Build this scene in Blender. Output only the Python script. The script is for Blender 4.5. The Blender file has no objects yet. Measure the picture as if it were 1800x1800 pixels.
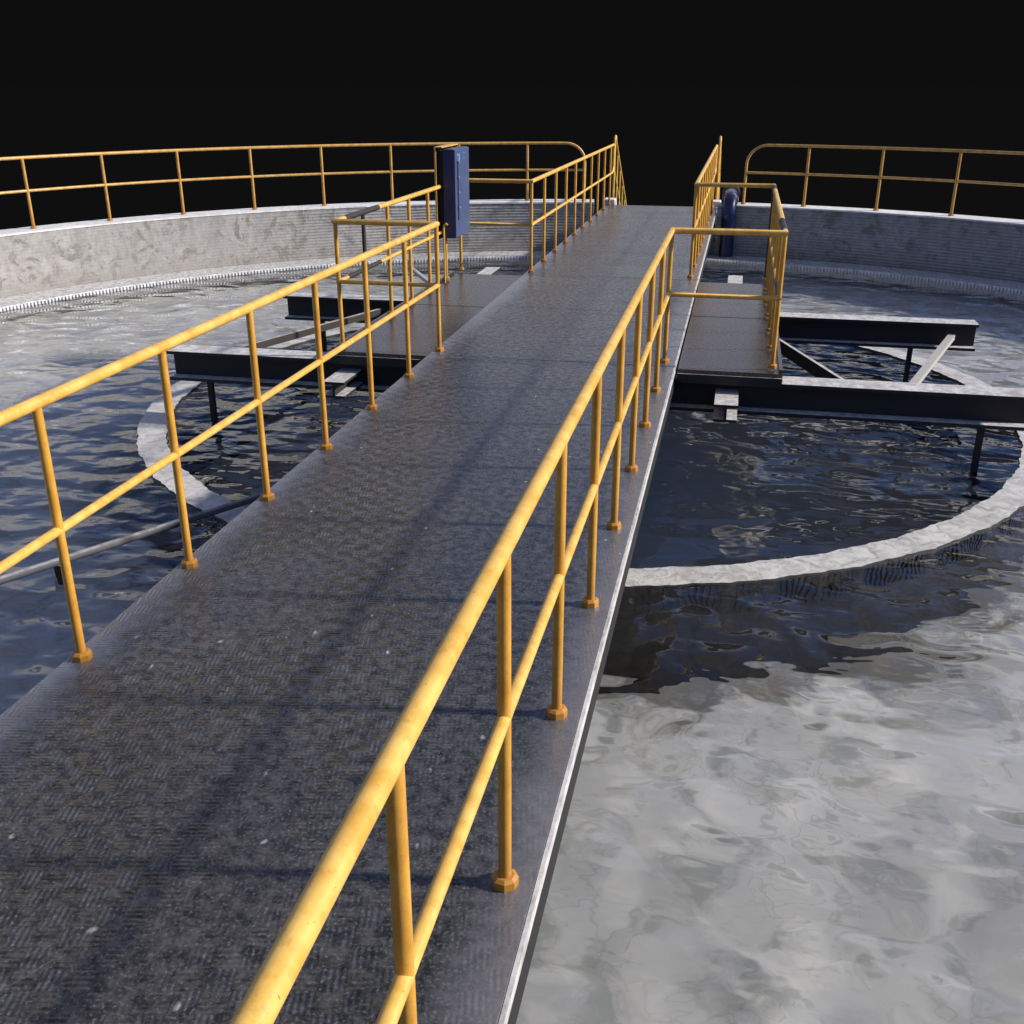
import bpy, bmesh, math, random
from mathutils import Vector, Matrix
import numpy as np
random.seed(7)
D = bpy.data
SC = bpy.context.scene
COL = SC.collection
PI = math.pi
R_ = math.radians

# ------------------------------------------------------------------ geometry constants (metres)
CX, CY = -0.90, 7.36          # centre of the round tank
R_WALL, R_WALL_OUT = 9.80, 10.30
Z_TOP = 0.16
Z_WATER = -0.785
R_RING_OUT, R_RING_IN = 4.38, 4.125
R_WEIR = 9.16
Z_RING = -0.768
Z_LEDGE = -0.735
Z_FLOOR, Z_PIT = -2.15, -3.20
SUN_EL, SUN_AZ = 29.4, math.degrees(math.atan2(.145, .99))   # azimuth measured from +X towards +Y

# ------------------------------------------------------------------ node helpers
def new_mat(name):
    m = D.materials.new(name); m.use_nodes = True
    nt = m.node_tree; nt.nodes.clear()
    out = nt.nodes.new('ShaderNodeOutputMaterial')
    b = nt.nodes.new('ShaderNodeBsdfPrincipled')
    nt.links.new(b.outputs[0], out.inputs[0])
    return m, nt, b, out
def N(nt, t, **kw):
    n = nt.nodes.new(t)
    for k, v in kw.items():
        if k.startswith('_'):
            n.inputs[k[1:].replace('_', ' ')].default_value = v
        else: setattr(n, k, v)
    return n
def L(nt, a, b): nt.links.new(a, b)
def noise(nt, scale, detail=4, rough=.55, vec=None, dist=0.0, stretch=None):
    n = N(nt, 'ShaderNodeTexNoise'); n.inputs['Scale'].default_value = scale
    n.inputs['Detail'].default_value = detail; n.inputs['Roughness'].default_value = rough
    n.inputs['Distortion'].default_value = dist
    if vec is None:
        g = N(nt, 'ShaderNodeNewGeometry'); vec = g.outputs['Position']
    if stretch:
        mp = N(nt, 'ShaderNodeMapping'); mp.inputs['Scale'].default_value = stretch
        L(nt, vec, mp.inputs['Vector']); vec = mp.outputs[0]
    L(nt, vec, n.inputs['Vector'])
    return n.outputs['Fac']
def ramp(nt, fac, stops):
    r = N(nt, 'ShaderNodeValToRGB'); e = r.color_ramp.elements
    while len(e) < len(stops): e.new(.5)
    for i, (p, c) in enumerate(stops):
        e[i].position = p
        e[i].color = (c, c, c, 1) if not isinstance(c, tuple) else (*c, 1)
    L(nt, fac, r.inputs[0]); return r.outputs[0]
def mixc(nt, fac, a, b, mode='MIX'):
    n = N(nt, 'ShaderNodeMix', data_type='RGBA', blend_type=mode)
    def put(s, v):
        if hasattr(v, 'is_linked') or hasattr(v, 'node'): L(nt, v, s)
        elif isinstance(v, (int, float)): s.default_value = v if s.type == 'VALUE' else (v, v, v, 1)
        else: s.default_value = (*v, 1)
    put(n.inputs[0], fac); put(n.inputs[6], a); put(n.inputs[7], b)
    return n.outputs[2]
def math_(nt, op, a, b=None, c=None, clamp=False):
    n = N(nt, 'ShaderNodeMath', operation=op, use_clamp=clamp)
    for i, v in enumerate((a, b, c)):
        if v is None: continue
        if isinstance(v, (int, float)): n.inputs[i].default_value = v
        else: L(nt, v, n.inputs[i])
    return n.outputs[0]
def bump(nt, h, strength, dist, bsdf, prev=None):
    b = N(nt, 'ShaderNodeBump'); b.inputs['Strength'].default_value = strength; b.inputs['Distance'].default_value = dist
    L(nt, h, b.inputs['Height'])
    if prev is not None: L(nt, prev, b.inputs['Normal'])
    if bsdf is not None: L(nt, b.outputs[0], bsdf.inputs['Normal'])
    return b.outputs[0]

# ------------------------------------------------------------------ materials
def mat_paint(name='yellow_paint', A=(.84, .53, .13), B=(.66, .34, .042), rustz=None):
    m, nt, b, o = new_mat(name)
    n1 = noise(nt, 11, 6, .68, stretch=(1, 1, .6)); n2 = noise(nt, 30, 5, .72); n3 = noise(nt, 70, 4, .7)
    c = mixc(nt, ramp(nt, n1, [(.38, 0.), (.68, 1.)]), A, B)
    c = mixc(nt, ramp(nt, n2, [(.56, 0.), (.72, .6)]), c, (.42, .20, .035))
    c = mixc(nt, ramp(nt, n3, [(.66, 0.), (.72, .85)]), c, (.16, .075, .03))
    if rustz:
        tc = N(nt, 'ShaderNodeTexCoord'); sz = N(nt, 'ShaderNodeSeparateXYZ'); L(nt, tc.outputs['Object'], sz.inputs[0])
        mr = N(nt, 'ShaderNodeMapRange', interpolation_type='SMOOTHSTEP'); L(nt, math_(nt, 'ADD', sz.outputs[2], math_(nt, 'MULTIPLY', n1, rustz)), mr.inputs[0])
        mr.inputs[1].default_value = rustz * .35; mr.inputs[2].default_value = rustz * 1.5; mr.inputs[3].default_value = .75; mr.inputs[4].default_value = 0
        c = mixc(nt, mr.outputs[0], c, (.42, .17, .025))
    L(nt, c, b.inputs['Base Color'])
    L(nt, ramp(nt, n2, [(.3, .30), (.8, .55)]), b.inputs['Roughness'])
    bump(nt, noise(nt, 160, 3, .6), .12, .002, b)
    return m
def mat_dark_grey():
    m, nt, b, o = new_mat('dark_grey_plain')
    c = mixc(nt, noise(nt, 25, 4, .6), (.018, .016, .015), (.05, .040, .034))
    L(nt, c, b.inputs['Base Color']); b.inputs['Roughness'].default_value = .6
    return m
def mat_deck():
    m, nt, b, o = new_mat('tread_plate_steel')
    g = N(nt, 'ShaderNodeNewGeometry'); P = g.outputs['Position']
    sx = N(nt, 'ShaderNodeSeparateXYZ'); L(nt, P, sx.inputs[0]); X, Y = sx.outputs[0], sx.outputs[1]
    big = noise(nt, 1.1, 5, .6); mid = noise(nt, 19, 6, .75); fine = noise(nt, 85, 3, .7)
    c = mixc(nt, ramp(nt, big, [(.3, 0.), (.7, 1.)]), (.105, .102, .097), (.175, .168, .156))
    c = mixc(nt, ramp(nt, mid, [(.40, 0.), (.60, .9)]), c, (.022, .022, .024))
    c = mixc(nt, ramp(nt, fine, [(.54, 0.), (.70, .7)]), c, (.33, .33, .33))
    # paler towards both long edges, ragged by noise
    ex = math_(nt, 'ABSOLUTE', math_(nt, 'ADD', X, .975))
    wob = math_(nt, 'MULTIPLY', noise(nt, 3.5, 4, .6), .22)
    e = math_(nt, 'ADD', ex, wob)
    em = N(nt, 'ShaderNodeMapRange', interpolation_type='SMOOTHSTEP'); L(nt, e, em.inputs[0])
    em.inputs[1].default_value = .93; em.inputs[2].default_value = 1.2; em.inputs[3].default_value = 0; em.inputs[4].default_value = .55
    c = mixc(nt, em.outputs[0], c, (.42, .41, .42))
    # pale scuffs and specks
    v = N(nt, 'ShaderNodeTexVoronoi'); v.inputs['Scale'].default_value = 4.3
    mp = N(nt, 'ShaderNodeMapping'); mp.inputs['Scale'].default_value = (1.6, 1, 1); mp.inputs['Rotation'].default_value = (0, 0, .5)
    dn = N(nt, 'ShaderNodeTexNoise'); dn.inputs['Scale'].default_value = 30; L(nt, P, dn.inputs['Vector'])
    ad = N(nt, 'ShaderNodeVectorMath', operation='MULTIPLY_ADD'); L(nt, dn.outputs['Color'], ad.inputs[0])
    ad.inputs[1].default_value = (.035, .035, 0); L(nt, P, ad.inputs[2]); L(nt, ad.outputs[0], mp.inputs[0]); L(nt, mp.outputs[0], v.inputs['Vector'])
    sp = ramp(nt, v.outputs['Distance'], [(.030, 1.), (.075, 0.)])
    c = mixc(nt, math_(nt, 'MULTIPLY', sp, .85), c, (.62, .61, .60))
    w = N(nt, 'ShaderNodeTexVoronoi', feature='DISTANCE_TO_EDGE'); w.inputs['Scale'].default_value = .9
    ad2 = N(nt, 'ShaderNodeVectorMath', operation='MULTIPLY_ADD'); dn2 = N(nt, 'ShaderNodeTexNoise'); dn2.inputs['Scale'].default_value = 1.6
    L(nt, P, dn2.inputs['Vector']); L(nt, dn2.outputs['Color'], ad2.inputs[0]); ad2.inputs[1].default_value = (.9, .9, 0); L(nt, P, ad2.inputs[2])
    L(nt, ad2.outputs[0], w.inputs['Vector'])
    sc = math_(nt, 'MULTIPLY', ramp(nt, w.outputs['Distance'], [(.0, 1.), (.006, 0.)]), ramp(nt, noise(nt, 2.2, 2), [(.55, 0.), (.62, .35)]))
    pt = ramp(nt, noise(nt, 5.5, 6, .75, dist=.8), [(.66, 0.), (.70, .6)])
    c = mixc(nt, pt, c, (.36, .355, .35))
    c = mixc(nt, sc, c, (.30, .30, .31))
    L(nt, c, b.inputs['Base Color'])
    r = math_(nt, 'ADD', ramp(nt, mid, [(.3, .17), (.75, .32)]), math_(nt, 'MULTIPLY', ramp(nt, big, [(.3, 0.), (.7, 1.)]), .08))
    L(nt, r, b.inputs['Roughness'])
    b.inputs['Metallic'].default_value = .5
    # five-bar tread pattern
    S = 1 / .075
    rot = R_(12)
    u = math_(nt, 'MULTIPLY', math_(nt, 'ADD', math_(nt, 'MULTIPLY', X, math.cos(rot)), math_(nt, 'MULTIPLY', Y, math.sin(rot))), S)
    w_ = math_(nt, 'MULTIPLY', math_(nt, 'SUBTRACT', math_(nt, 'MULTIPLY', Y, math.cos(rot)), math_(nt, 'MULTIPLY', X, math.sin(rot))), S)
    par = math_(nt, 'MODULO', math_(nt, 'ABSOLUTE', math_(nt, 'ADD', math_(nt, 'FLOOR', u), math_(nt, 'FLOOR', w_))), 2)
    su = math_(nt, 'SINE', math_(nt, 'MULTIPLY', u, 2 * PI * 4)); sw = math_(nt, 'SINE', math_(nt, 'MULTIPLY', w_, 2 * PI * 4))
    pat = N(nt, 'ShaderNodeMix', data_type='FLOAT'); L(nt, par, pat.inputs[0]); L(nt, su, pat.inputs[2]); L(nt, sw, pat.inputs[3])
    wear = ramp(nt, noise(nt, 1.7, 3, .5, stretch=(1, .5, 1)), [(.40, .15), (.55, 1.)])
    fx = N(nt, 'ShaderNodeMapRange', interpolation_type='SMOOTHSTEP'); L(nt, math_(nt, 'ADD', math_(nt, 'ADD', X, math_(nt, 'MULTIPLY', Y, .26)), math_(nt, 'MULTIPLY', big, .5)), fx.inputs[0])
    fx.inputs[1].default_value = -.75; fx.inputs[2].default_value = .25; fx.inputs[3].default_value = 1; fx.inputs[4].default_value = .10
    h = math_(nt, 'MULTIPLY', math_(nt, 'MULTIPLY', math_(nt, 'MULTIPLY', pat.outputs[0], wear), fx.outputs[0]), .5)
    n1 = bump(nt, h, 1.0, .0036, None)
    n2 = bump(nt, noise(nt, 120, 4, .75), .42, .002, b, n1)
    return m
def mat_platform():
    m, nt, b, o = new_mat('rusted_plate_steel')
    a = noise(nt, 2.4, 5, .6, dist=.5); f = noise(nt, 45, 4, .7)
    c = mixc(nt, ramp(nt, a, [(.35, 0.), (.7, 1.)]), (.07, .068, .066), (.125, .09, .07))
    c = mixc(nt, ramp(nt, f, [(.5, 0.), (.8, .6)]), c, (.15, .145, .14))
    L(nt, c, b.inputs['Base Color']); L(nt, ramp(nt, f, [(.3, .20), (.8, .38)]), b.inputs['Roughness']); b.inputs['Metallic'].default_value = .6
    bump(nt, f, .3, .003, b)
    return m
def mat_trim():
    m, nt, b, o = new_mat('pale_galvanised_edge')
    c = mixc(nt, ramp(nt, noise(nt, 16, 6, .78, stretch=(1, .4, 1)), [(.36, 0.), (.56, 1.)]), (.36, .34, .32), (.68, .66, .64))
    L(nt, c, b.inputs['Base Color']); b.inputs['Roughness'].default_value = .6
    return m
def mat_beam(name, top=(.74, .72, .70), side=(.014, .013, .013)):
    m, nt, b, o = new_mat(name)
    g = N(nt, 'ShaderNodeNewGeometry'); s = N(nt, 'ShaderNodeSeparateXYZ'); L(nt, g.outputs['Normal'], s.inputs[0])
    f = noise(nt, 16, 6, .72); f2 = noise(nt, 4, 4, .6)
    dusty_lit = ramp(nt, s.outputs[2], [(.55, 0.), (.8, 1.)])  # pale dust on top also paints in sunlight, dark sides paint in shade
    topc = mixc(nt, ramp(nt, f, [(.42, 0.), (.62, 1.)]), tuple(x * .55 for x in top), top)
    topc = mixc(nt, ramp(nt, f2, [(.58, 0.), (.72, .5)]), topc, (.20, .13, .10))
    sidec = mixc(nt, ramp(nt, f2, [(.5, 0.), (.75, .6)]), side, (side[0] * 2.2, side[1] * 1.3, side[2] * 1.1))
    L(nt, mixc(nt, dusty_lit, sidec, topc), b.inputs['Base Color'])
    b.inputs['Roughness'].default_value = .7
    bump(nt, f, .3, .003, b)
    return m
def mat_concrete(name, base=(.42, .40, .375), dark=(.20, .19, .165), ribs=True, rough=.85):
    m, nt, b, o = new_mat(name)
    g = N(nt, 'ShaderNodeNewGeometry'); s = N(nt, 'ShaderNodeSeparateXYZ'); L(nt, g.outputs['Position'], s.inputs[0])
    a = noise(nt, .8, 6, .6); f = noise(nt, 9, 6, .7); sp = noise(nt, 3.4, 6, .72, dist=.6)
    c = mixc(nt, ramp(nt, a, [(.35, 0.), (.68, 1.)]), base, tuple(x * .82 for x in base))
    c = mixc(nt, ramp(nt, f, [(.42, 0.), (.66, .8)]), c, tuple(x * .6 for x in base))
    c = mixc(nt, ramp(nt, sp, [(.535, 0.), (.60, .9)]), c, dark)
    if ribs:
        # damp brown tide mark low on the wall
        zz = N(nt, 'ShaderNodeMapRange', interpolation_type='SMOOTHSTEP'); L(nt, math_(nt, 'ADD', s.outputs[2], math_(nt, 'MULTIPLY', a, .35)), zz.inputs[0])
        zz.inputs[1].default_value = -.72; zz.inputs[2].default_value = -.22; zz.inputs[3].default_value = .75; zz.inputs[4].default_value = 0
        c = mixc(nt, zz.outputs[0], c, (.235, .205, .165))
        streak = noise(nt, 1, 4, .6, stretch=(3.2, 3.2, .35))
        c = mixc(nt, ramp(nt, streak, [(.5, 0.), (.7, .45)]), c, tuple(x * .6 for x in base))
    L(nt, c, b.inputs['Base Color']); b.inputs['Roughness'].default_value = rough
    n1 = bump(nt, f, .8, .018, None)
    if ribs:
        rib = math_(nt, 'SINE', math_(nt, 'MULTIPLY', math_(nt, 'ADD', s.outputs[2], math_(nt, 'MULTIPLY', f, .006)), 2 * PI / .052))
        mask = N(nt, 'ShaderNodeMapRange', interpolation_type='SMOOTHSTEP')
        L(nt, math_(nt, 'ADD', s.outputs[0], math_(nt, 'MULTIPLY', a, 2.)), mask.inputs[0])
        mask.inputs[1].default_value = -7.4; mask.inputs[2].default_value = -3.8; mask.inputs[3].default_value = .12; mask.inputs[4].default_value = 1
        bump(nt, math_(nt, 'MULTIPLY', rib, mask.outputs[0]), .8, .0075, b, n1)
    else: L(nt, n1, b.inputs['Normal'])
    return m
def mat_floor():
    m, nt, b, o = new_mat('pale_tank_floor_concrete')
    a = noise(nt, .9, 5, .6, dist=.8); f = noise(nt, 3.2, 5, .6)
    c = mixc(nt, ramp(nt, a, [(.35, 0.), (.65, 1.)]), (.87, .87, .87), (.60, .60, .59))
    c = mixc(nt, ramp(nt, f, [(.52, 0.), (.64, .8)]), c, (.42, .435, .41))
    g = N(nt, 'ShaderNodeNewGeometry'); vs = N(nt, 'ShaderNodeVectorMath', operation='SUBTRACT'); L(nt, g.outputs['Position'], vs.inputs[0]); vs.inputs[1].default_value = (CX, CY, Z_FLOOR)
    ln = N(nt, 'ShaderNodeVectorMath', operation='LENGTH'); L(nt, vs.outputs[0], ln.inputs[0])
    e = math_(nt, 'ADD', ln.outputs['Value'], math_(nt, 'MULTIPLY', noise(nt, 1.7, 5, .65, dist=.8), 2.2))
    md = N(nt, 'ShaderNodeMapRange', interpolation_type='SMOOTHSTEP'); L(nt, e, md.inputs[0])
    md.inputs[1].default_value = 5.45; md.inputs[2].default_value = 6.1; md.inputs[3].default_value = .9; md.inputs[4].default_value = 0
    c = mixc(nt, md.outputs[0], c, (.17, .16, .14))  # shading around the ring wall painted in as a ragged dark band
    ve = N(nt, 'ShaderNodeTexVoronoi', feature='DISTANCE_TO_EDGE'); ve.inputs['Scale'].default_value = 3.4
    dn = N(nt, 'ShaderNodeTexNoise'); dn.inputs['Scale'].default_value = 3; av = N(nt, 'ShaderNodeVectorMath', operation='MULTIPLY_ADD')
    L(nt, g.outputs['Position'], dn.inputs['Vector']); L(nt, dn.outputs['Color'], av.inputs[0]); av.inputs[1].default_value = (.5, .5, 0); L(nt, g.outputs['Position'], av.inputs[2]); L(nt, av.outputs[0], ve.inputs['Vector'])
    ck = math_(nt, 'MULTIPLY', ramp(nt, ve.outputs['Distance'], [(.0, 1.), (.035, 0.)]), ramp(nt, noise(nt, 1.3, 3), [(.42, .05), (.6, .42)]))
    c = mixc(nt, ck, c, (.36, .36, .33))
    L(nt, c, b.inputs['Base Color']); b.inputs['Roughness'].default_value = .9
    return m
def mat_blue(name, base, rough=.45, wear=(.05, .06, .11)):
    m, nt, b, o = new_mat(name)
    f = noise(nt, 30, 5, .7); a = noise(nt, 3, 4, .6)
    c = mixc(nt, ramp(nt, a, [(.35, 0.), (.7, .8)]), base, tuple(x * .7 for x in base))
    c = mixc(nt, ramp(nt, f, [(.6, 0.), (.78, .7)]), c, wear)
    L(nt, c, b.inputs['Base Color']); b.inputs['Roughness'].default_value = rough
    return m
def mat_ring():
    m, nt, b, o = new_mat('ring_wall_with_painted_shade')
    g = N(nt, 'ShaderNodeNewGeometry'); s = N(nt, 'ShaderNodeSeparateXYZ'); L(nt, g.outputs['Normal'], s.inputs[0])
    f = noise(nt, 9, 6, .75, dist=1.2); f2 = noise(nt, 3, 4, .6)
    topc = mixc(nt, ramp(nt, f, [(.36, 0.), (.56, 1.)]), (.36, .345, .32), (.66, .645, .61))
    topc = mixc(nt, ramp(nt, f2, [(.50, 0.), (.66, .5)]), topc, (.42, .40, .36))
    L(nt, mixc(nt, ramp(nt, s.outputs[2], [(.55, 0.), (.8, 1.)]), (.055, .050, .046), topc), b.inputs['Base Color'])  # shade painted into the side faces as a near-black colour
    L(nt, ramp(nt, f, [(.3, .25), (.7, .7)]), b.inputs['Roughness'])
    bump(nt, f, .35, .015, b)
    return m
def mat_wet():
    m, nt, b, o = new_mat('wet_ledge_concrete')
    f = noise(nt, 14, 5, .75)
    L(nt, mixc(nt, ramp(nt, f, [(.4, 0.), (.6, 1.)]), (.42, .43, .45), (.86, .86, .86)), b.inputs['Base Color'])
    b.inputs['Roughness'].default_value = .14; b.inputs['Specular IOR Level'].default_value = .9
    bump(nt, f, .5, .03, b)
    return m
def mat_plain(name, c, rough=.6):
    m, nt, b, o = new_mat(name)
    L(nt, mixc(nt, noise(nt, 20, 4, .6), tuple(x * .75 for x in c), c), b.inputs['Base Color'])
    b.inputs['Roughness'].default_value = rough
    return m
def mat_water():
    m = D.materials.new('clear_rippled_water'); m.use_nodes = True
    nt = m.node_tree; nt.nodes.clear()
    out = N(nt, 'ShaderNodeOutputMaterial')
    WATER_NODES(nt, out)
    return m
def WATER_NODES(nt, out):
    gl = N(nt, 'ShaderNodeBsdfGlass'); gl.inputs['IOR'].default_value = 1.333; gl.inputs['Roughness'].default_value = 0.0
    gl.inputs['Color'].default_value = (.97, .975, .97, 1)
    # ripples: height in metres
    n1 = noise(nt, 2.6, 1, .4, dist=.35, stretch=(.9, 1.1, 1)); n2 = noise(nt, 7.5, 1, .5, dist=.4, stretch=(.8, 1.2, 1))
    h = math_(nt, 'ADD', math_(nt, 'MULTIPLY', n1, .10), math_(nt, 'MULTIPLY', n2, .010))
    bump(nt, h, 1.0, 1.0, gl)
    L(nt, gl.outputs[0], out.inputs[0])

M = dict(paint=mat_paint(), ppost=mat_paint('ochre_post_paint', (.76, .40, .060), (.55, .25, .028), .28),
         rimpaint=mat_paint('weathered_rim_paint', (.70, .43, .12), (.50, .25, .05)), rimpost=mat_paint('weathered_rim_post_paint', (.66, .38, .10), (.48, .23, .04), .35), dark_grey=mat_dark_grey(), deck=mat_deck(), plat=mat_platform(), trim=mat_trim(),
         beam=mat_beam('steel_dusty_lit_top_shaded_side'), rust=mat_beam('rusty_angle_iron', (.60, .52, .44), (.03, .026, .024)),
         pale=mat_plain('pale_painted_steel', (.52, .49, .45), .7),
         wall=mat_concrete('weathered_tank_concrete'),
         cap=mat_concrete('pale_coping_concrete', (.88, .87, .85), (.66, .64, .62), ribs=False),
         ring=mat_concrete('wet_ring_concrete', (.56, .54, .50), (.33, .31, .28), ribs=False, rough=.6),
         pit=mat_plain('dark_pit_concrete', (.80, .73, .62), .9),
         ledge=mat_wet(),
         ring_shaded=mat_ring(),
         floor=mat_floor(), cab=mat_blue('blue_cabinet_paint_shaded', (.012, .024, .10), .33),
         door=mat_blue('blue_door_paint_sunlit', (.070, .100, .205), .38, (.17, .20, .28)),  # door is a sunlit pale copy of the blue, body a shaded dark one
         bluepipe=mat_blue('blue_pipe_paint', (.008, .018, .075), .28, (.06, .06, .065)),
         label=mat_plain('pale_blue_label', (.16, .26, .50), .5),
         dull=mat_plain('grey_brown_cap', (.20, .16, .15), .7),
         pipe=mat_beam('grey_pipe_paint', (.34, .33, .34), (.08, .085, .10)),
         water=mat_water())
gm, gnt, gb, go = new_mat('black_ground'); gb.inputs['Base Color'].default_value = (.0047, .0047, .0047, 1)
gb.inputs['Specular IOR Level'].default_value = 0; gb.inputs['Roughness'].default_value = 1
M['ground'] = gm

# ------------------------------------------------------------------ mesh helpers
def link(name, me, mat, parent=None):
    o = D.objects.new(name, me); COL.objects.link(o)
    for mm in (mat if isinstance(mat, (list, tuple)) else [mat]): me.materials.append(mm)
    if parent: o.parent = parent
    return o
def build(name, bm, mat, parent=None, smooth=False, bevel=0, origin=None):
    bmesh.ops.recalc_face_normals(bm, faces=bm.faces)
    me = D.meshes.new(name)
    org = Vector(origin) if origin is not None else Vector((0, 0, 0))
    if parent is not None and origin is None: org = parent.matrix_world.translation.copy() if False else Vector(parent.get('_org', (0, 0, 0)))
    for v in bm.verts: v.co -= org
    bm.to_mesh(me); bm.free()
    for f in me.polygons: f.use_smooth = smooth
    o = link(name, me, mat, parent)
    if parent is None: o.location = org
    else: o.location = org - Vector(parent.get('_org', (0, 0, 0)))
    o['_org'] = tuple(org)
    if bevel:
        md = o.modifiers.new('bevel', 'BEVEL'); md.width = bevel; md.segments = 2; md.limit_method = 'ANGLE'
    return o
def empty(name, loc, label, cat, group=None):
    o = D.objects.new(name, None); COL.objects.link(o); o.location = loc; o.empty_display_size = .2
    o['_org'] = tuple(loc); tag(o, label, cat, group); return o
def tag(o, label=None, cat=None, group=None, kind=None):
    if label: o['label'] = label
    if cat: o['category'] = cat
    if group: o['group'] = group
    if kind: o['kind'] = kind
    return o
def box(bm, x0, x1, y0, y1, z0, z1):
    vs = [bm.verts.new((x, y, z)) for x in (x0, x1) for y in (y0, y1) for z in (z0, z1)]
    for f in ((0, 1, 3, 2), (4, 6, 7, 5), (0, 4, 5, 1), (2, 3, 7, 6), (0, 2, 6, 4), (1, 5, 7, 3)):
        bm.faces.new([vs[i] for i in f])
def obox(bm, p0, p1, w, h, up=Vector((0, 0, 1))):
    """bar from p0 to p1: width w sideways, height h below the line"""
    p0, p1 = Vector(p0), Vector(p1); d = (p1 - p0).normalized(); s = d.cross(up).normalized(); u = s.cross(d)
    vs = []
    for p in (p0, p1):
        for a, c in ((-.5, 0), (.5, 0), (.5, -1), (-.5, -1)):
            vs.append(bm.verts.new(p + s * a * w + u * c * h))
    bm.faces.new(vs[:4]); bm.faces.new(vs[4:][::-1])
    for i in range(4):
        j = (i + 1) % 4; bm.faces.new((vs[i], vs[j], vs[4 + j], vs[4 + i]))
def tube(bm, pts, r, n=14, closed=False, caps=True):
    pts = [Vector(p) for p in pts]; rings = []
    up = None
    for i, p in enumerate(pts):
        if i == 0: d = pts[1] - pts[0]
        elif i == len(pts) - 1: d = pts[-1] - pts[-2]
        else: d = (pts[i + 1] - p).normalized() + (p - pts[i - 1]).normalized()
        d.normalize()
        if up is None: up = Vector((0, 0, 1)) if abs(d.z) < .9 else Vector((0, 1, 0))
        s = d.cross(up)
        if s.length < 1e-3: s = d.cross(Vector((1, 0, 0)))
        s.normalize(); u = s.cross(d).normalized(); up = u
        k = 1.0
        if 0 < i < len(pts) - 1:
            c = (pts[i + 1] - p).normalized().dot((p - pts[i - 1]).normalized()); k = 1 / max(.5, math.sqrt((1 + c) / 2))
        # mitre: stretch in the bend plane
        bend = None
        if k > 1.001:
            bend = ((pts[i + 1] - p).normalized() - (p - pts[i - 1]).normalized()); bend = (bend - d * bend.dot(d)).normalized()
        ring = []
        for a in range(n):
            v = (s * math.cos(2 * PI * a / n) + u * math.sin(2 * PI * a / n)) * r
            if bend is not None: v += bend * v.dot(bend) * (k - 1)
            ring.append(bm.verts.new(p + v))
        rings.append(ring)
    for i in range(len(rings) - 1):
        A, B = rings[i], rings[i + 1]
        for a in range(n): bm.faces.new((A[a], A[(a + 1) % n], B[(a + 1) % n], B[a]))
    if caps: bm.faces.new(rings[0][::-1]); bm.faces.new(rings[-1])
def arc(cx, cy, r, a0, a1, step, z):
    n = max(2, int(abs(a1 - a0) / step)); return [(cx + r * math.cos(R_(a0 + (a1 - a0) * i / n)), cy + r * math.sin(R_(a0 + (a1 - a0) * i / n)), z) for i in range(n + 1)]
def sharp_smooth(o, ang=40):
    for f in o.data.polygons: f.use_smooth = True
    o.data.set_sharp_from_angle(angle=R_(ang))
def annulus(bm, r0, r1, z0, z1, a0=0, a1=360, n=240, ends=True, ridge=None, rz=None):
    """solid ring; ridge=(count, depth, face 'in'/'out')"""
    full = abs(a1 - a0) >= 359.99
    m = n if full else n + 1
    prof = [(r0, z0), (r1, z0), (r1, z1), (r0, z1)]
    cols = []
    for i in range(m):
        a = R_(a0 + (a1 - a0) * i / n)
        cols.append([bm.verts.new((CX + r * math.cos(a), CY + r * math.sin(a), z)) for r, z in prof])
    for i in range(n):
        A = cols[i]; B = cols[(i + 1) % m]
        for k in range(4):
            j = (k + 1) % 4; bm.faces.new((A[k], A[j], B[j], B[k]))
    if not full: bm.faces.new(cols[0]); bm.faces.new(cols[-1][::-1])
def ridges(bm, r, depth, z0, z1, count, out=True):
    """closed band of square teeth standing off radius r"""
    s = 1 if out else -1
    w = 2 * PI / count
    for i in range(count):
        a0 = i * w; a1 = a0 + w * .5
        vs = []
        for rr in (r - s * .004, r + s * depth):
            for a in (a0, a1):
                for z in (z0, z1): vs.append(bm.verts.new((CX + rr * math.cos(a), CY + rr * math.sin(a), z)))
        for f in ((4, 6, 7, 5), (0, 4, 5, 1), (2, 3, 7, 6), (1, 5, 7, 3)): bm.faces.new([vs[j] for j in f])

# ------------------------------------------------------------------ setting
bm = bmesh.new(); n = 96
gr = [[bm.verts.new((CX + rr * math.cos(2 * PI * i / n), CY + rr * math.sin(2 * PI * i / n), -2.9)) for i in range(n)] for rr in (R_WALL_OUT - .1, 40, 3000)]
for A, B in zip(gr[:-1], gr[1:]):
    for i in range(n): bm.faces.new((A[i], A[(i + 1) % n], B[(i + 1) % n], B[i]))
g = build('ground', bm, M['ground']); tag(g, 'black ground far around the round tank', 'ground', kind='structure')

bm = bmesh.new(); n = 160
ri = [bm.verts.new((CX + R_RING_IN * math.cos(2 * PI * i / n), CY + R_RING_IN * math.sin(2 * PI * i / n), Z_FLOOR)) for i in range(n)]
ro = [bm.verts.new((CX + (R_WALL + .2) * math.cos(2 * PI * i / n), CY + (R_WALL + .2) * math.sin(2 * PI * i / n), Z_FLOOR)) for i in range(n)]
for i in range(n): bm.faces.new((ri[i], ri[(i + 1) % n], ro[(i + 1) % n], ro[i]))
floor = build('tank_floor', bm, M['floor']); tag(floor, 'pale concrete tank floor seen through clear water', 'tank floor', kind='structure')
bm = bmesh.new()
pi_ = [[bm.verts.new((CX + r * math.cos(2 * PI * i / n), CY + r * math.sin(2 * PI * i / n), z)) for i in range(n)] for r, z in ((R_RING_IN - .01, Z_PIT), (.4, Z_PIT - .3))]
for i in range(n): bm.faces.new((pi_[0][i], pi_[0][(i + 1) % n], pi_[1][(i + 1) % n], pi_[1][i]))
bm.faces.new(pi_[1])
pit = build('pit_floor', bm, M['pit']); tag(pit, 'dark deep floor of the middle pit under water', 'pit floor', kind='structure')

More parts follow.
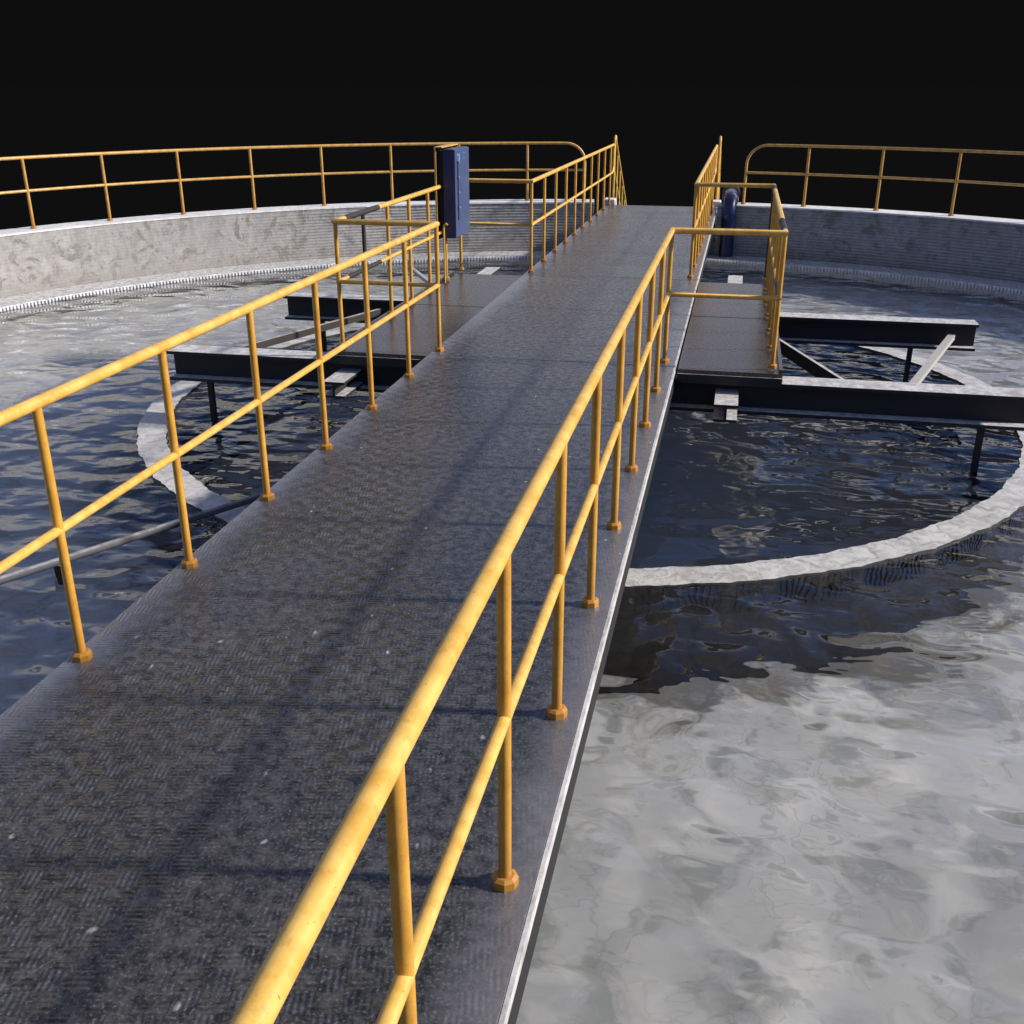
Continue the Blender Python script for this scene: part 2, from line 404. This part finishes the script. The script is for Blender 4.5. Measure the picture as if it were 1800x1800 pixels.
# outer wall, with a coping cap part; the deck rests on it
GAPS = ((97.35, 262.65), (-84.0, 84.0))
bm = bmesh.new(); annulus(bm, R_WALL, R_WALL_OUT, -4.6, -.26, n=360)
for a0, a1 in GAPS: annulus(bm, R_WALL, R_WALL_OUT, -.26, Z_TOP - .03, a0, a1, n=200)
wall = build('tank_wall', bm, M['wall']); sharp_smooth(wall)
tag(wall, 'round grey concrete outer wall of the tank with horizontal ribs and stains', 'tank wall')
bm = bmesh.new()
for a0, a1 in GAPS: annulus(bm, R_WALL - .012, R_WALL_OUT + .02, Z_TOP - .027, Z_TOP, a0 + .02, a1 - .02, n=200)
cap = build('coping', bm, M['cap'], wall)
# launder shelf with weir teeth
lau = build('launder', (lambda b: (annulus(b, R_WEIR, R_WALL - .004, -1.35, Z_LEDGE, n=360), b)[1])(bmesh.new()), M['ledge'])
sharp_smooth(lau)
tag(lau, 'pale overflow ledge running along the foot of the outer wall at water level', 'overflow ledge')
bm = bmesh.new(); ridges(bm, R_WEIR, .03, Z_RING - .16, Z_LEDGE - .012, 1000, out=False)
tag(build('weir_teeth', bm, M['cap'], lau), None, None)
bm = bmesh.new(); annulus(bm, R_RING_IN, R_RING_OUT, -4.2, Z_RING, n=900)
for v in bm.verts:
    if v.co.z > -1:
        d = Vector((v.co.x - CX, v.co.y - CY, 0)); a = math.atan2(d.y, d.x); q = 1 if d.length > 4.25 else 2
        w = .007 * math.sin(37 * a + q) + .005 * math.sin(83 * a + 2.1 * q) + .0035 * math.sin(171 * a + q * q) + .0025 * math.sin(290 * a)
        v.co += d.normalized() * w
ring = build('inner_ring_wall', bm, M['ring_shaded'])
sharp_smooth(ring)
tag(ring, 'circular concrete ring wall in the middle of the tank, its rim at water level', 'ring wall')
bm = bmesh.new(); ridges(bm, R_RING_OUT, .007, Z_RING - .40, Z_RING - .035, 620)
build('wall_ridges', bm, M['ring_shaded'], ring)

# water: one rippled sheet
def water_mesh():
    rng = np.random.default_rng(11)
    step = .06; Rw = R_WALL + .1
    xs = np.arange(-Rw, Rw + step, step); nx = len(xs)
    X, Y = np.meshgrid(xs, xs, indexing='ij')
    H = np.zeros_like(X)
    def field(lmin, lmax, cnt, slope):
        h = np.zeros_like(X)
        for _ in range(cnt):
            lam = math.exp(rng.uniform(math.log(lmin), math.log(lmax))); k = 2 * PI / lam
            th = rng.normal(1.2, .9) if rng.random() < .7 else rng.uniform(0, 2 * PI)
            h += np.sin(k * (X * math.cos(th) + Y * math.sin(th)) + rng.uniform(0, 2 * PI)) / k
        return h * slope * math.sqrt(2 / cnt)
    H += field(.9, 2.4, 18, .016) + field(.38, .9, 34, .015)
    env = 0.75 + .35 * np.sin(.7 * X + 1.1 + .8 * np.sin(.5 * Y)) * np.sin(.55 * Y + .4)
    H *= env
    rr = np.sqrt(X ** 2 + Y ** 2)
    idx = -np.ones(X.shape, int); keep = rr < Rw
    idx[keep] = np.arange(keep.sum())
    co = np.stack([X[keep] + CX, Y[keep] + CY, H[keep] + Z_WATER], 1)
    a = idx[:-1, :-1]; b = idx[1:, :-1]; c = idx[1:, 1:]; d = idx[:-1, 1:]
    ok = (a >= 0) & (b >= 0) & (c >= 0) & (d >= 0)
    F = np.stack([a[ok], b[ok], c[ok], d[ok]], 1)
    me = D.meshes.new('water')
    me.vertices.add(len(co)); me.vertices.foreach_set('co', co.ravel())
    me.loops.add(F.size); me.loops.foreach_set('vertex_index', F.ravel().astype(np.int32))
    me.polygons.add(len(F)); me.polygons.foreach_set('loop_start', np.arange(0, F.size, 4, dtype=np.int32))
    me.update(calc_edges=True); me.validate()
    for f in me.polygons: f.use_smooth = True
    return me
water = link('water', water_mesh(), M['water'])
tag(water, 'clear rippled water filling the round tank', 'water', kind='structure')

# ------------------------------------------------------------------ walkway bridge
XL, XR = -2.06, .10
Y0, Y1 = -4.2, 18.2
WL = empty('walkway_bridge', (-.98, 0, 0), 'long dark steel walkway crossing the tank with a small platform on each side', 'walkway')
seams = [-4.2, 5.72, 7.93, 9.96, 12.0, 14.05, 16.1, 18.2]
bm = bmesh.new()
for a, b in zip(seams[:-1], seams[1:]): box(bm, XL, XR - .012, a + .004, b - .004, -.03, 0)
build('deck_plate', bm, M['deck'], WL, bevel=.002)
def edge_profile(x_out, sgn, name):
    bm = bmesh.new(); box(bm, min(x_out, x_out - sgn * .014), max(x_out, x_out - sgn * .014), Y0, Y1, -.048, -.001 if sgn > 0 else -.032)
    return build(name, bm, M['trim'], WL)
edge_profile(XR + .004, 1, 'edge_strip')
for s, xo in ((1, XR), (-1, XL)):
    bm = bmesh.new()
    # channel girder: web and two flanges turned inwards
    xa, xb = sorted((xo - s * .002, xo - s * .03))
    box(bm, xa, xb, Y0, Y1, -.205, -.050)
    xa, xb = sorted((xo - s * .032, xo - s * .14)); box(bm, xa, xb, Y0, Y1, -.205, -.188)
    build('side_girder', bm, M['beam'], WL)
for y in np.arange(Y0 + .4, Y1, 1.0):
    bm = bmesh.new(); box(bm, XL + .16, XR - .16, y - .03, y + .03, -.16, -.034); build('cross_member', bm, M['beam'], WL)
for s, xa, xb in ((1, XR + .022, .985), (-1, -2.985, XL - .006)):
    for ya, yb in ((5.73, 7.925), (7.945, 9.96)):
        bm = bmesh.new(); box(bm, xa, xb, ya, yb, -.05, -.018)
        build('platform_plate', bm, M['plat'], WL, bevel=.002)
    bm = bmesh.new()
    xo = xb if s > 0 else xa
    for ya, yb in ((5.714, 5.728), (9.962, 9.975)): box(bm, xa, xb, ya, yb, -.13, -.052)
    x1, x2 = sorted((xo - s * .003, xo - s * .018)); box(bm, x1, x2, 5.752, 9.943, -.13, -.052)
    build('platform_skirt', bm, M['beam'], WL)
    bm = bmesh.new()
    x1, x2 = sorted((xo - s * .0, xo - s * .03)); box(bm, x1, x2, 5.76, 9.94, -.0155, .012)
    build('toe_strip', bm, M['plat'], WL)

# crossbeams (H sections) carrying the platforms
def h_beam(name, x0, x1, yc, zt, w, h, t, label, grp, axis='x'):
    bm = bmesh.new()
    def bb(a0, a1, c0, c1, z0, z1):
        if axis == 'x': box(bm, a0, a1, c0, c1, z0, z1)
        else: box(bm, c0, c1, a0, a1, z0, z1)
    bb(x0, x1, yc - w / 2, yc + w / 2, zt - t, zt); bb(x0, x1, yc - w / 2, yc + w / 2, zt - h, zt - h + t)
    bb(x0, x1, yc - t / 2, yc + t / 2, zt - h + t, zt - t)
    o = build(name, bm, M['beam'], origin=((x0 + x1) / 2, yc, zt - h) if axis == 'x' else (yc, (x0 + x1) / 2, zt - h))
    tag(o, label, 'steel beam', grp); return o
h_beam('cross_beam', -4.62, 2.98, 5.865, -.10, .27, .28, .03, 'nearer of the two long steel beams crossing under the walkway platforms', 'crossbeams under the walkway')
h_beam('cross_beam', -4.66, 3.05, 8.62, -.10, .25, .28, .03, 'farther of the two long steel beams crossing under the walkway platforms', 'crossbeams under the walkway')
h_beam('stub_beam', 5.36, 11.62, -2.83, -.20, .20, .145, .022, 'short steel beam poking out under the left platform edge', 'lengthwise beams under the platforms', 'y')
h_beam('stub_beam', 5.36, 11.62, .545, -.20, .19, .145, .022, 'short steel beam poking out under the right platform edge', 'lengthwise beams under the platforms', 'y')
def brace(p0, p1, w, h, label, mat='beam'):
    bm = bmesh.new(); obox(bm, p0, p1, w, h)
    o = build('brace', bm, M[mat], origin=((p0[0] + p1[0]) / 2, (p0[1] + p1[1]) / 2, p0[2] - h)); tag(o, label, 'brace', 'diagonal braces between the beams')
brace((-4.36, 6.0, -.20), (-3.46, 8.5, -.20), .05, .07, 'rusty diagonal brace between the two beams left of the walkway', 'rust')
brace((.98, 8.5, -.30), (1.84, 6.0, -.30), .035, .13, 'dark diagonal brace beside the right platform, the nearer to it')
brace((2.80, 8.5, -.21), (1.98, 6.0, -.24), .07, .05, 'pale diagonal brace at the right, farther from the platform', 'pale')
brace((-2.99, 9.80, -.28), (-4.15, 11.9, -.28), .05, .05, 'pale brace reaching out over the water behind the left platform', 'pale')
def hanger(x, y, zt, label):
    bm = bmesh.new(); box(bm, x - .024, x + .024, y - .024, y + .024, -.86, zt)
    o = build('hanger_bar', bm, M['beam'], origin=(x, y, -1.05)); tag(o, label, 'hanger', 'dark upright bars standing in the water')
hanger(-4.28, 5.865, -.382, 'dark upright bar in the water under the near left beam')
hanger(-4.24, 8.62, -.382, 'dark upright bar under the far left beam, behind the rusty brace')
hanger(2.43, 8.62, -.382, 'dark upright bar under the far right beam, beside the pale brace')
hanger(2.62, 5.865, -.382, 'dark upright bar in the water under the near right beam')
# centre pier under the platform
bm = bmesh.new()
bmesh.ops.create_cone(bm, cap_ends=True, segments=48, radius1=.55, radius2=.55, depth=3.6, matrix=Matrix.Translation((-.98, 7.6, -2.26)))
o = build('centre_pier', bm, M['pit'], origin=(-.98, 7.6, -4.06)); tag(o, 'dark round pier in the middle of the tank under the walkway', 'pier')
# skimmer arm: thin pipe on the water at the left
AR = empty('skimmer_arm', (-2.0, 5.4, -.7), 'thin grey pipe lying just above the water left of the walkway', 'pipe')
bm = bmesh.new(); tube(bm, [(-1.9, 5.52, -.70), (-3.59, 2.67, -.70), (-5.6, -.74, -.70)], .028, 12)
sharp_smooth(build('arm_pipe', bm, M['pipe'], AR, True), 50)
for t in (0.10, .55, 1.0):
    x, y = -3.50 - t * 1.8, 2.82 - t * 3.05
    bm = bmesh.new(); box(bm, x - .03, x + .03, y - .02, y + .02, -.98, -.722); build('bracket', bm, M['beam'], AR)

# ------------------------------------------------------------------ guard rails
H_TOP, H_MID = 1.10, .581
def post_mesh(r, top, flange=True, z0=0):
    bm = bmesh.new(); tube(bm, [(0, 0, z0), (0, 0, top)], r, 14, caps=False)
    me = D.meshes.new('post'); bm.to_mesh(me); bm.free()
    for f in me.polygons: f.use_smooth = True
    return me
def flange_mesh(r, h):
    bm = bmesh.new()
    bmesh.ops.create_cone(bm, cap_ends=True, segments=8, radius1=r, radius2=r, depth=h * .75, matrix=Matrix.Translation((0, 0, h * .375)) @ Matrix.Rotation(PI / 8, 4, 'Z'))
    bmesh.ops.create_cone(bm, cap_ends=True, segments=8, radius1=r, radius2=r * .72, depth=h * .25, matrix=Matrix.Translation((0, 0, h * .876)) @ Matrix.Rotation(PI / 8, 4, 'Z'))
    me = D.meshes.new('base_flange'); bm.to_mesh(me); bm.free(); return me
PM = post_mesh(.0195, H_TOP - .012); PM.materials.append(M['ppost'])
PMD = PM.copy(); PMD.materials[0] = M['dark_grey']
FM = flange_mesh(.041, .034); FM.materials.append(M['ppost'])
def add_post(parent, x, y, z=0, pm=PM, fm=FM):
    o = D.objects.new('post', pm); COL.objects.link(o); o.parent = parent
    o.location = Vector((x, y, z)) - parent.location
    o.rotation_euler.z = random.uniform(-.25, .25)
    f = D.objects.new('base_flange', fm); COL.objects.link(f); f.parent = o
    f.rotation_euler.z = random.uniform(-.4, .4)
    return o
def guard(side):
    xr = 0 if side > 0 else -2.0
    xp = .90 if side > 0 else -2.915
    t = empty('guardrail', (xr, -3.4, 0), ('yellow tubular guardrail along the right side of the walkway and around its right platform' if side > 0 else
              'yellow tubular guardrail along the left side of the walkway and around its left platform'), 'guardrail', 'guardrails of the walkway')
    ya, yb, ye = 5.865, 10.13, 18.62
    top = [(xr, -3.4, H_TOP), (xr, ya, H_TOP), (xp, ya, H_TOP), (xp, yb, H_TOP), (xr, yb, H_TOP), (xr, ye, H_TOP)]
    bm = bmesh.new(); 
    end = [(xr, ye + .03, H_TOP - .02), (xr, ye + .04, H_TOP - .1), (xr, ye + .04, H_MID + .14), (xr, ye, H_MID + .03), (xr, ye - .14, H_MID)]
    tube(bm, top + end, .025, 18)
    sharp_smooth(build('top_rail', bm, M['paint'], t, True), 50)
    bm = bmesh.new(); tube(bm, [(xr, -3.4, H_MID), (xr, ya, H_MID), (xp, ya, H_MID), (xp, yb, H_MID), (xr, yb, H_MID), (xr, ye - .1, H_MID)], .0195, 16)
    sharp_smooth(build('mid_rail', bm, M['paint'], t, True), 50)
    for k in range(-3, 8): add_post(t, xr, -.5136 + .9107 * k)
    for k in range(7): add_post(t, xp, ya + (yb - ya) * k / 6, pm=PMD if (side < 0 and k == 1) or (side > 0 and k == 6) else PM)
    for k in range(10): add_post(t, xr, 10.13 + .893 * k)
    segs = [(5.865 + .22, 7.0)] if side < 0 else [(5.865 + .12, 6.72), (9.55, 10.02)]  # dark grey stretches along parts of the platform rails
    for a, b in segs:
        for z, r in ((H_TOP, .0262), (H_MID, .0208)):
            bm = bmesh.new(); tube(bm, [(xp, a, z), (xp, b, z)], r, 18); sharp_smooth(build('dark_rail_section', bm, M['dark_grey'], t, True), 50)
    return t
guard(1); guard(-1)

# rim rails on the outer wall
PR = post_mesh(.024, 1.025); PR.materials.append(M['rimpost'])
FR = flange_mesh(.048, .03); FR.materials.append(M['rimpost'])
def rim(a_end, posts, a_far, label):
    R = 10.05; rad = 27.5 / 1000
    t = empty('rim_railing', (CX + R * math.cos(R_(a_end)), CY + R * math.sin(R_(a_end)), Z_TOP), label, 'railing', 'railings on the outer wall')
    s = 1 if a_far > a_end else -1
    rc = .36; dz = math.degrees(rc / R)
    pts = [(a_end, Z_TOP + .0), (a_end, .85)]
    for i in range(1, 9):
        th = i / 8 * PI / 2; pts.append((a_end + s * dz * (1 - math.cos(th)), .85 - .0 + rc * math.sin(th) * .94))
    n = int(abs(a_far - a_end) / 1.2)
    for i in range(1, n + 1): pts.append((a_end + s * (dz + (abs(a_far - a_end) - dz) * i / n), 1.19))
    P = [(CX + R * math.cos(R_(a)), CY + R * math.sin(R_(a)), z) for a, z in pts]
    bm = bmesh.new(); tube(bm, P, .025, 12); sharp_smooth(build('top_rail', bm, M['rimpaint'], t, True), 60)
    bm = bmesh.new(); tube(bm, arc(CX, CY, R, a_end, a_far, 1.2, .715), .021, 12); sharp_smooth(build('mid_rail', bm, M['rimpaint'], t, True), 60)
    for a in posts:
        x, y = CX + R * math.cos(R_(a)), CY + R * math.sin(R_(a))
        p = add_post(t, x, y, Z_TOP, PR, FR)
    f = D.objects.new('base_flange', FR); COL.objects.link(f); f.parent = t
rim(98.45, [104.6 + 7.28 * k for k in range(22)], 260, 'yellow railing on the outer wall curving away left of the walkway')
rim(81.5, [75.3 - 7.25 * k for k in range(22)], -80, 'yellow railing on the outer wall curving away right of the walkway')

# ------------------------------------------------------------------ far end: end blocks, stairs with handrails
for x0, x1, lab in ((-2.13, -1.90, 'small pale concrete block at the far left corner of the walkway'), (-.02, .16, 'small pale concrete block at the far right corner of the walkway')):
    bm = bmesh.new(); box(bm, x0, x1, 18.28, 18.62, -2.9, .10)
    o = build('end_block', bm, M['cap'], origin=((x0 + x1) / 2, 18.45, -2.9), bevel=.02); tag(o, lab, 'concrete block', 'blocks at the far end of the walkway')
bm = bmesh.new(); box(bm, .125, .215, 17.0, 17.25, -2.05, .13)
o = build('pilaster', bm, M['wall'], origin=(.17, 17.1, -2.05), bevel=.006); tag(o, 'narrow grey concrete pilaster between the walkway end and the blue pipe', 'pilaster')
ST = empty('staircase', (-.98, 18.64, -2.9), 'dark steel stairs going down beyond the far end of the walkway', 'stairs')
nst = 15
for i in range(nst):
    y = 18.66 + i * .30; z = -.10 - i * .188
    bm = bmesh.new(); box(bm, -1.80, -.03, y, y + .27, z - .03, z); build('tread', bm, M['deck'], ST)
for x in (-1.86, .03):
    bm = bmesh.new(); obox(bm, (x, 18.64, -.05), (x, 18.64 + nst * .30, -.05 - nst * .188), .03, .24); build('stringer', bm, M['beam'], ST)
for x, lab in ((-1.995, 'yellow stair handrail sloping down at the far left end of the walkway'), (.055, 'yellow stair handrail seen edge-on at the far right end of the walkway')):
    t = empty('stair_handrail', (x, 18.74, 0), lab, 'handrail', 'handrails of the stairs')
    sl = .188 / .30; y0 = 18.75
    top = [(x, y0, -.25), (x, y0, 1.12)] + [(x, y0 + .09 * (1 - math.cos(a)), 1.12 + .13 * math.sin(a)) for a in (.5, 1.0, 1.5, 2.0)] + [(x, y0 + .22, 1.13), (x, y0 + 4.2, 1.13 - 3.98 * sl)]
    bm = bmesh.new(); tube(bm, top, .024, 12); sharp_smooth(build('top_rail', bm, M['paint'], t, True), 50)
    bm = bmesh.new(); tube(bm, [(x, y0, .62), (x, y0 + 4.2, .62 - 4.2 * sl)], .019, 12); sharp_smooth(build('mid_rail', bm, M['paint'], t, True), 50)
    for k in range(1, 8):
        yy = k * .55; bm = bmesh.new(); tube(bm, [(x, y0 + yy, -.2 - yy * sl), (x, y0 + yy, 1.2 - yy * sl)], .018, 10)
        sharp_smooth(build('post', bm, M['paint'], t, True), 50)

# blue gooseneck pipe over the right wall
PB = empty('blue_pipe', (.345, 16.9, -2.0), 'blue gooseneck pipe rising from the water and bending over the wall', 'pipe')
px, py, r = .345, 16.93, .125
pts = [(px, py, -2.0), (px, py, .02)] + [(px, py + .25 * (1 - math.cos(a)), .02 + .25 * math.sin(a)) for a in np.linspace(.2, PI / 2, 7)] + [(px, 17.95, .27)]
bm = bmesh.new(); tube(bm, [Vector(p) for p in pts], r, 24); sharp_smooth(build('pipe_body', bm, M['bluepipe'], PB, True), 50)
bm = bmesh.new(); tube(bm, [(px, py + .17, .22), (px, py + .225, .262)], .150, 14); build('collar', bm, M['dull'], PB)
bm = bmesh.new(); tube(bm, [(px, 17.95, .27), (px, 18.05, .27)], .17, 20); build('flange', bm, M['dull'], PB)

# ------------------------------------------------------------------ cabinet on the left platform railing
CB = empty('control_cabinet', (-2.80, 9.5, .52), 'tall narrow blue control cabinet fixed to the left platform railing', 'cabinet')
bm = bmesh.new(); box(bm, -2.862, -2.735, 9.20, 9.86, .52, 1.515); build('cabinet_body', bm, M['cab'], CB, bevel=.006)
bm = bmesh.new(); box(bm, -2.734, -2.720, 9.205, 9.855, .525, 1.51)
door = build('door', bm, M['door'], CB, bevel=.004)
bm = bmesh.new(); box(bm, -2.718, -2.714, 9.30, 9.335, .72, 1.44); build('hinge_strip', bm, M['cab'], door)
for k in range(4):
    z = .85 + .17 * k; bm = bmesh.new(); box(bm, -2.713, -2.698, 9.295, 9.345, z, z + .022); build('latch', bm, M['label'], door, bevel=.003)
bm = bmesh.new(); box(bm, -2.718, -2.7155, 9.27, 9.42, 1.38, 1.46); build('label_plate', bm, M['label'], door)
bm = bmesh.new(); 
for a in ((9.50, 9.70, 1.40, 1.405), (9.50, 9.70, 1.455, 1.46), (9.50, 9.505, 1.4055, 1.4545), (9.695, 9.70, 1.4055, 1.4545)): box(bm, -2.718, -2.7155, *a)
build('label_frame', bm, M['label'], door)
bm = bmesh.new()
for a in ((-2.955, -2.935, 9.16, 9.172, .50, 1.53), (-2.955, -2.935, 9.878, 9.89, .50, 1.53), (-2.955, -2.86, 9.16, 9.89, 1.5305, 1.542)): box(bm, *a)
build('mounting_frame', bm, M['paint'], CB)
bm = bmesh.new(); box(bm, -2.95, -2.942, 9.175, 9.875, .50, 1.528); box(bm, -2.941, -2.864, 9.24, 9.26, .6, 1.5); build('back_plate', bm, M['beam'], CB)
bm = bmesh.new(); tube(bm, [(-2.86, 9.16, 0), (-2.86, 9.16, .64), (-2.852, 9.16, .675), (-2.83, 9.16, .69), (-2.812, 9.16, .675)], .011, 10)
o = build('hooked_rod', bm, M['paint'], None, True, origin=(-2.86, 9.16, 0)); sharp_smooth(o, 60); tag(o, 'thin yellow rod with hooked top standing below the blue cabinet', 'rod')

# ------------------------------------------------------------------ light and sky
EXPOSE = 0.12
w = D.worlds.new('World'); SC.world = w; w.use_nodes = True
nt = w.node_tree; nt.nodes.clear()
out = N(nt, 'ShaderNodeOutputWorld'); bg = N(nt, 'ShaderNodeBackground'); L(nt, bg.outputs[0], out.inputs[0])
sky = N(nt, 'ShaderNodeTexSky', sky_type='NISHITA'); sky.sun_disc = False
sky.sun_elevation = R_(SUN_EL); sky.sun_rotation = R_(90 - SUN_AZ); sky.altitude = 100; sky.air_density = 1.0; sky.dust_density = .6; sky.ozone_density = 2.5
tc = N(nt, 'ShaderNodeTexCoord'); sp = N(nt, 'ShaderNodeSeparateXYZ'); L(nt, tc.outputs['Generated'], sp.inputs[0])
STR = .075
cl = noise(nt, 2.6, 6, .6, vec=tc.outputs['Generated'], dist=.4, stretch=(1, 1, 2.6))
cloud = ramp(nt, cl, [(.50, 0.), (.66, 1.)])
skyb = mixc(nt, 1.0, sky.outputs[0], (.56, .92, 1.58), 'MULTIPLY')
skyc = mixc(nt, math_(nt, 'MULTIPLY', cloud, .5), skyb, (7.5, 7.6, 7.9))
zn = N(nt, 'ShaderNodeMapRange', interpolation_type='SMOOTHSTEP'); L(nt, sp.outputs[2], zn.inputs[0])
zn.inputs[1].default_value = .52; zn.inputs[2].default_value = .85; zn.inputs[3].default_value = 0; zn.inputs[4].default_value = .8
skyc = mixc(nt, zn.outputs[0], skyc, (2.1, 2.1, 2.2))
hz = N(nt, 'ShaderNodeMapRange', interpolation_type='SMOOTHSTEP'); L(nt, sp.outputs[2], hz.inputs[0])
hz.inputs[1].default_value = math.sin(R_(10)); hz.inputs[2].default_value = math.sin(R_(19)); hz.inputs[3].default_value = .85; hz.inputs[4].default_value = 0
ah = N(nt, 'ShaderNodeMapRange', interpolation_type='SMOOTHSTEP'); L(nt, math_(nt, 'SUBTRACT', sp.outputs[1], math_(nt, 'MULTIPLY', sp.outputs[0], .25)), ah.inputs[0])
ah.inputs[1].default_value = .45; ah.inputs[2].default_value = .9; ah.inputs[3].default_value = .1; ah.inputs[4].default_value = 1
skyc = mixc(nt, math_(nt, 'MULTIPLY', hz.outputs[0], ah.outputs[0]), skyc, (11.0, 10.4, 9.5))
mk = N(nt, 'ShaderNodeMapRange', interpolation_type='SMOOTHSTEP'); L(nt, sp.outputs[2], mk.inputs[0])
mk.inputs[1].default_value = math.sin(R_(4.6)); mk.inputs[2].default_value = math.sin(R_(7.5))
mk.inputs[3].default_value = 0; mk.inputs[4].default_value = 1
DARK = .0041 / STR
L(nt, mixc(nt, mk.outputs[0], (DARK, DARK, DARK), skyc), bg.inputs['Color']); bg.inputs['Strength'].default_value = STR

ld = D.lights.new('sun', 'SUN'); ld.energy = 5.0; ld.angle = R_(3.0); ld.color = (1, .93, .84)
sun = D.objects.new('sun', ld); COL.objects.link(sun)
d = Vector((math.cos(R_(SUN_EL)) * math.cos(R_(SUN_AZ)), math.cos(R_(SUN_EL)) * math.sin(R_(SUN_AZ)), math.sin(R_(SUN_EL))))
sun.rotation_euler = d.to_track_quat('Z', 'Y').to_euler(); sun.location = (20, 5, 12)
# sunlight is refracted by the water on to everything under it
ld.cycles.is_caustics_light = True
water.cycles.is_caustics_caster = True
for o in (floor, pit, wall, lau, ring): o.cycles.is_caustics_receiver = True

# ------------------------------------------------------------------ camera
cd = D.cameras.new('camera'); cam = D.objects.new('camera', cd); COL.objects.link(cam)
f = 1810.86; cd.sensor_fit = 'HORIZONTAL'; cd.sensor_width = 36; cd.lens = 36 * f / 1800
cd.clip_start = .05; cd.clip_end = 6000
cam.location = (.52581, -2.87439, 2.20555)
Rv = Vector((.97803822, .20842498, -.00053181)); Uv = Vector((-.07947577, .37529794, .92349069)); Fv = Vector((-.19267812, .90316692, -.38362046))
cam.rotation_euler = Matrix((Rv, Uv, -Fv)).transposed().to_euler()
SC.camera = cam
SC.view_settings.view_transform = 'Standard'; SC.view_settings.look = 'None'; SC.view_settings.gamma = 1; SC.view_settings.exposure = EXPOSE
SC.render.engine = 'CYCLES'
cy = SC.cycles; cy.max_bounces = 10; cy.transmission_bounces = 8; cy.glossy_bounces = 4; cy.diffuse_bounces = 3; cy.transparent_max_bounces = 12
cy.caustics_refractive = True; cy.caustics_reflective = False; cy.blur_glossy = .5; cy.sample_clamp_indirect = 6
cy.use_denoising = True
for o in D.objects:
    if '_org' in o: del o['_org']
